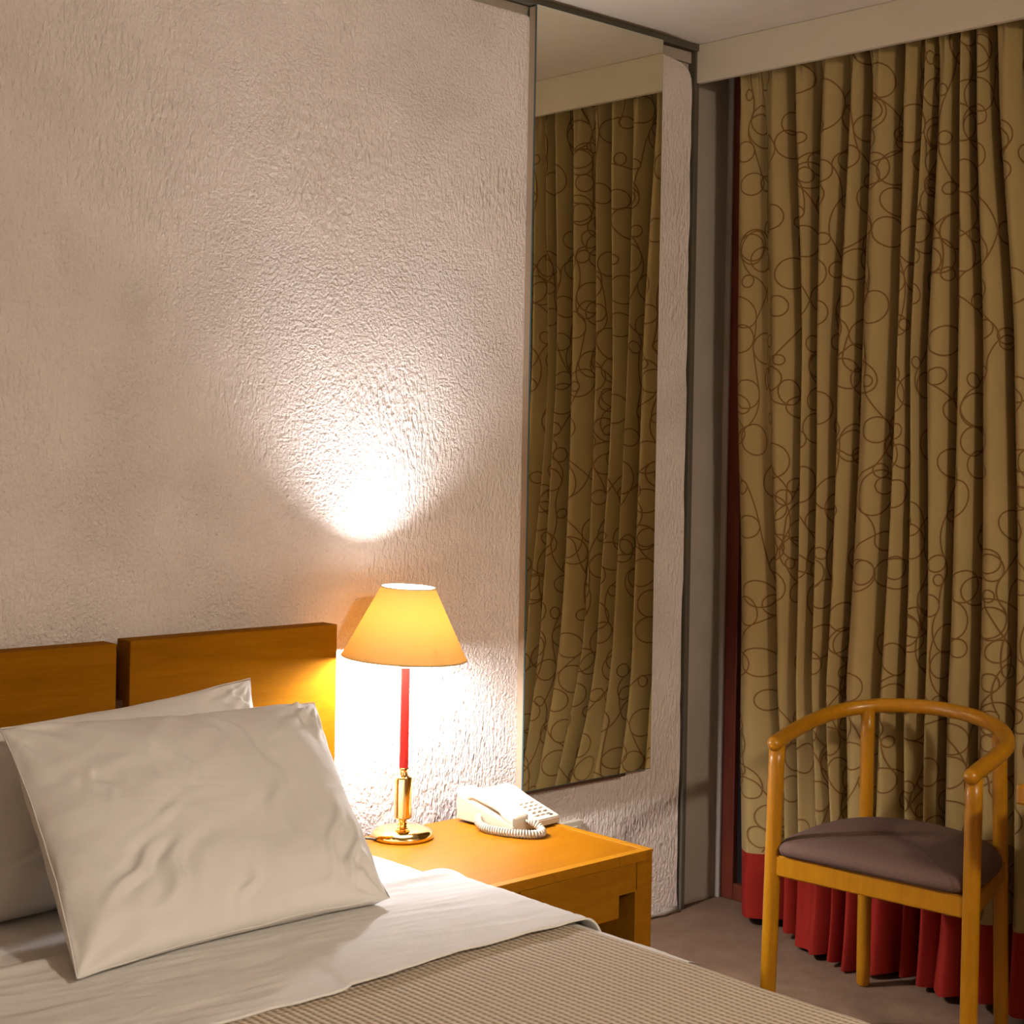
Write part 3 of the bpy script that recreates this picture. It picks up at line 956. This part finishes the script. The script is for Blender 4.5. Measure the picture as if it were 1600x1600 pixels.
# ================================================================ chair
def chair():
    ox, oy = 3.15, -0.96
    t = thing('armchair', (ox, oy, 0), 'bentwood armchair with mauve upholstered seat in front of the curtain', 'chair')
    L = lambda p: (p[0] - ox, p[1] - oy, p[2])
    def leg(p0, p1, r0, r1, foot=0.013):
        P0, P1 = Vector(L(p0)), Vector(L(p1))
        n = 14
        path = [P0 + (P1 - P0) * i / n for i in range(n + 1)]
        rad = []
        for i in range(n + 1):
            f = i / n
            rr = r0 + (r1 - r0) * f
            if f < 0.04: rr = foot
            rad.append(rr)
        path = [P0] + [P0 + (P1 - P0) * 0.01] + path[1:] 
        rad = [foot * 0.9, r0 * 0.93] + rad[1:]
        tube('leg', path, rad, M['beech'], t, 20)
    ZF, ZB = 0.660, 0.712
    fl0, fl1 = (2.935, -0.735, 0), (2.947, -0.742, ZF - 0.006)
    fr0, fr1 = (2.985, -1.226, 0), (2.987, -1.229, ZF - 0.006)
    bl0, bl1 = (3.344, -0.720, 0), (3.318, -0.738, ZB - 0.016)
    br0, br1 = (3.345, -1.100, 0), (3.300, -1.108, ZB - 0.020)
    leg(fl0, fl1, 0.0185, 0.0185, 0.017)
    leg(fr0, fr1, 0.0185, 0.0185, 0.017)
    leg(bl0, bl1, 0.0170, 0.0170, 0.012)
    leg(br0, br1, 0.0170, 0.0170, 0.012)
    ring = [(2.930, -0.748, .660), (3.040, -0.712, .668), (3.155, -0.688, .679), (3.255, -0.690, .692), (3.325, -0.735, .704), (3.365, -0.800, .711), (3.385, -0.885, .714),
            (3.375, -0.975, .713), (3.338, -1.060, .708), (3.280, -1.130, .700), (3.205, -1.180, .688), (3.120, -1.203, .677), (3.045, -1.217, .668), (2.968, -1.234, .660)]
    pth = catmull([L(p) for p in ring], 8)
    pp, rr = round_ends(pth, 0.0178, 5)
    tube('arm_rail', pp, rr, M['beech'], t, 24, True)
    # seat outline (front straight, back rounded)
    out = [(2.928, -0.790), (2.930, -0.770), (2.960, -0.745), (3.05, -0.722), (3.16, -0.708), (3.26, -0.715), (3.335, -0.755), (3.375, -0.830), (3.382, -0.915), (3.362, -1.010), (3.315, -1.090), (3.24, -1.155), (3.15, -1.190), (3.05, -1.212), (2.990, -1.215), (2.968, -1.195), (2.962, -1.175), (2.944, -0.98)]
    oc = catmull([(x, y, 0) for x, y in out], 5, True)
    n = len(oc)
    c = Vector((3.15, -0.955, 0))
    zb = 0.402
    rings = []
    # underside, bulging rim, domed top
    for sc, dz in ((0.93, 0.0), (0.985, 0.004), (1.0, 0.013), (0.995, 0.022), (0.965, 0.030), (0.91, 0.0355), (0.84, 0.0395), (0.74, 0.0430), (0.62, 0.0458), (0.48, 0.0478), (0.34, 0.0490), (0.18, 0.0497)):
        k = min(1.0, max(0.0, (0.97 - sc) / 0.6))
        ring_ = []
        for p in oc:
            an = math.atan2((p.y - c.y) / 0.245, (p.x - c.x) / 0.225)
            e_ = Vector((c.x + 0.225 * math.cos(an), c.y + 0.245 * math.sin(an), 0))
            q = p.lerp(e_, k)
            ring_.append(c + (q - c) * sc + Vector((0, 0, zb + dz)))
        rings.append(ring_)
    vs = [Vector(L(p)) for r_ in rings for p in r_]
    fs = [(j*n+i, j*n+(i+1)%n, (j+1)*n+(i+1)%n, (j+1)*n+i) for j in range(len(rings)-1) for i in range(n)]
    vs.append(Vector(L((c.x, c.y, zb + 0.0500)))); top = len(vs) - 1
    fs += [((len(rings)-1)*n+i, (len(rings)-1)*n+(i+1)%n, top) for i in range(n)]
    fs.append(tuple(range(n - 1, -1, -1)))
    mesh_obj('seat_cushion', vs, fs, M['seat'], t, True)
    # seat rails
    def rail(p0, p1, z0, z1, th_):
        a, b = Vector(L((*p0, 0))), Vector(L((*p1, 0)))
        d = (b - a).normalized(); nn = Vector((-d.y, d.x, 0)) * th_ / 2
        bm = bmesh.new()
        vv = []
        for z in (z0, z1):
            for q in (a + nn, b + nn, b - nn, a - nn): vv.append(bm.verts.new((q.x, q.y, z)))
        for f in ((0,1,2,3),(7,6,5,4),(0,4,5,1),(1,5,6,2),(2,6,7,3),(3,7,4,0)): bm.faces.new([vv[i] for i in f])
        bmesh.ops.recalc_face_normals(bm, faces=bm.faces)
        bmesh.ops.bevel(bm, geom=list(bm.edges), offset=0.003, segments=2, affect='EDGES')
        bm_obj('seat_rail', bm, M['beech'], t)
    rail((2.944, -0.745), (2.988, -1.222), 0.354, 0.402, 0.022)
    rail((2.955, -0.742), (3.335, -0.735), 0.354, 0.402, 0.022)
    rail((3.000, -1.222), (3.325, -1.105), 0.354, 0.402, 0.022)
    rail((3.328, -0.745), (3.318, -1.095), 0.354, 0.402, 0.022)
    return t
chair()

# ================================================================ side table whose corner just enters at the right
def side_table():
    ox, oy = 3.07, -1.705
    t = thing('side_table', (ox, oy, 0), 'wooden side table next to the armchair, only its edge at the right border', 'table')
    box('table_top', -0.23, 0.23, -0.30, 0.30, 0.650, 0.690, M['beech'], t, 0.006)
    for sx in (-1, 1):
        for sy in (-1, 1):
            lathe('leg', [(0.014, 0.0), (0.020, 0.60), (0.020, 0.651)], M['beech'], t, 20, True, True, (sx * 0.17, sy * 0.23, 0))
        box('apron', sx * 0.17 - 0.01, sx * 0.17 + 0.01, -0.23, 0.23, 0.59, 0.651, M['beech'], t)
    return t
side_table()

# ================================================================ unseen ceiling lamp, assumed behind the camera to give the fill light
cl = thing('fill_ceiling_lamp', (1.5, -4.2, ZC), 'unseen round ceiling lamp assumed behind the camera position as fill light', 'lamp')
lathe('lamp_mount', [(0.0, 0.0), (0.15, 0.0), (0.15, -0.02), (0.0, -0.02)], M['brass'], cl, 40)
lathe('glass_dome', [(0.142, -0.02), (0.135, -0.045), (0.11, -0.07), (0.07, -0.085), (0.0, -0.09)], M['dome'], cl, 40)
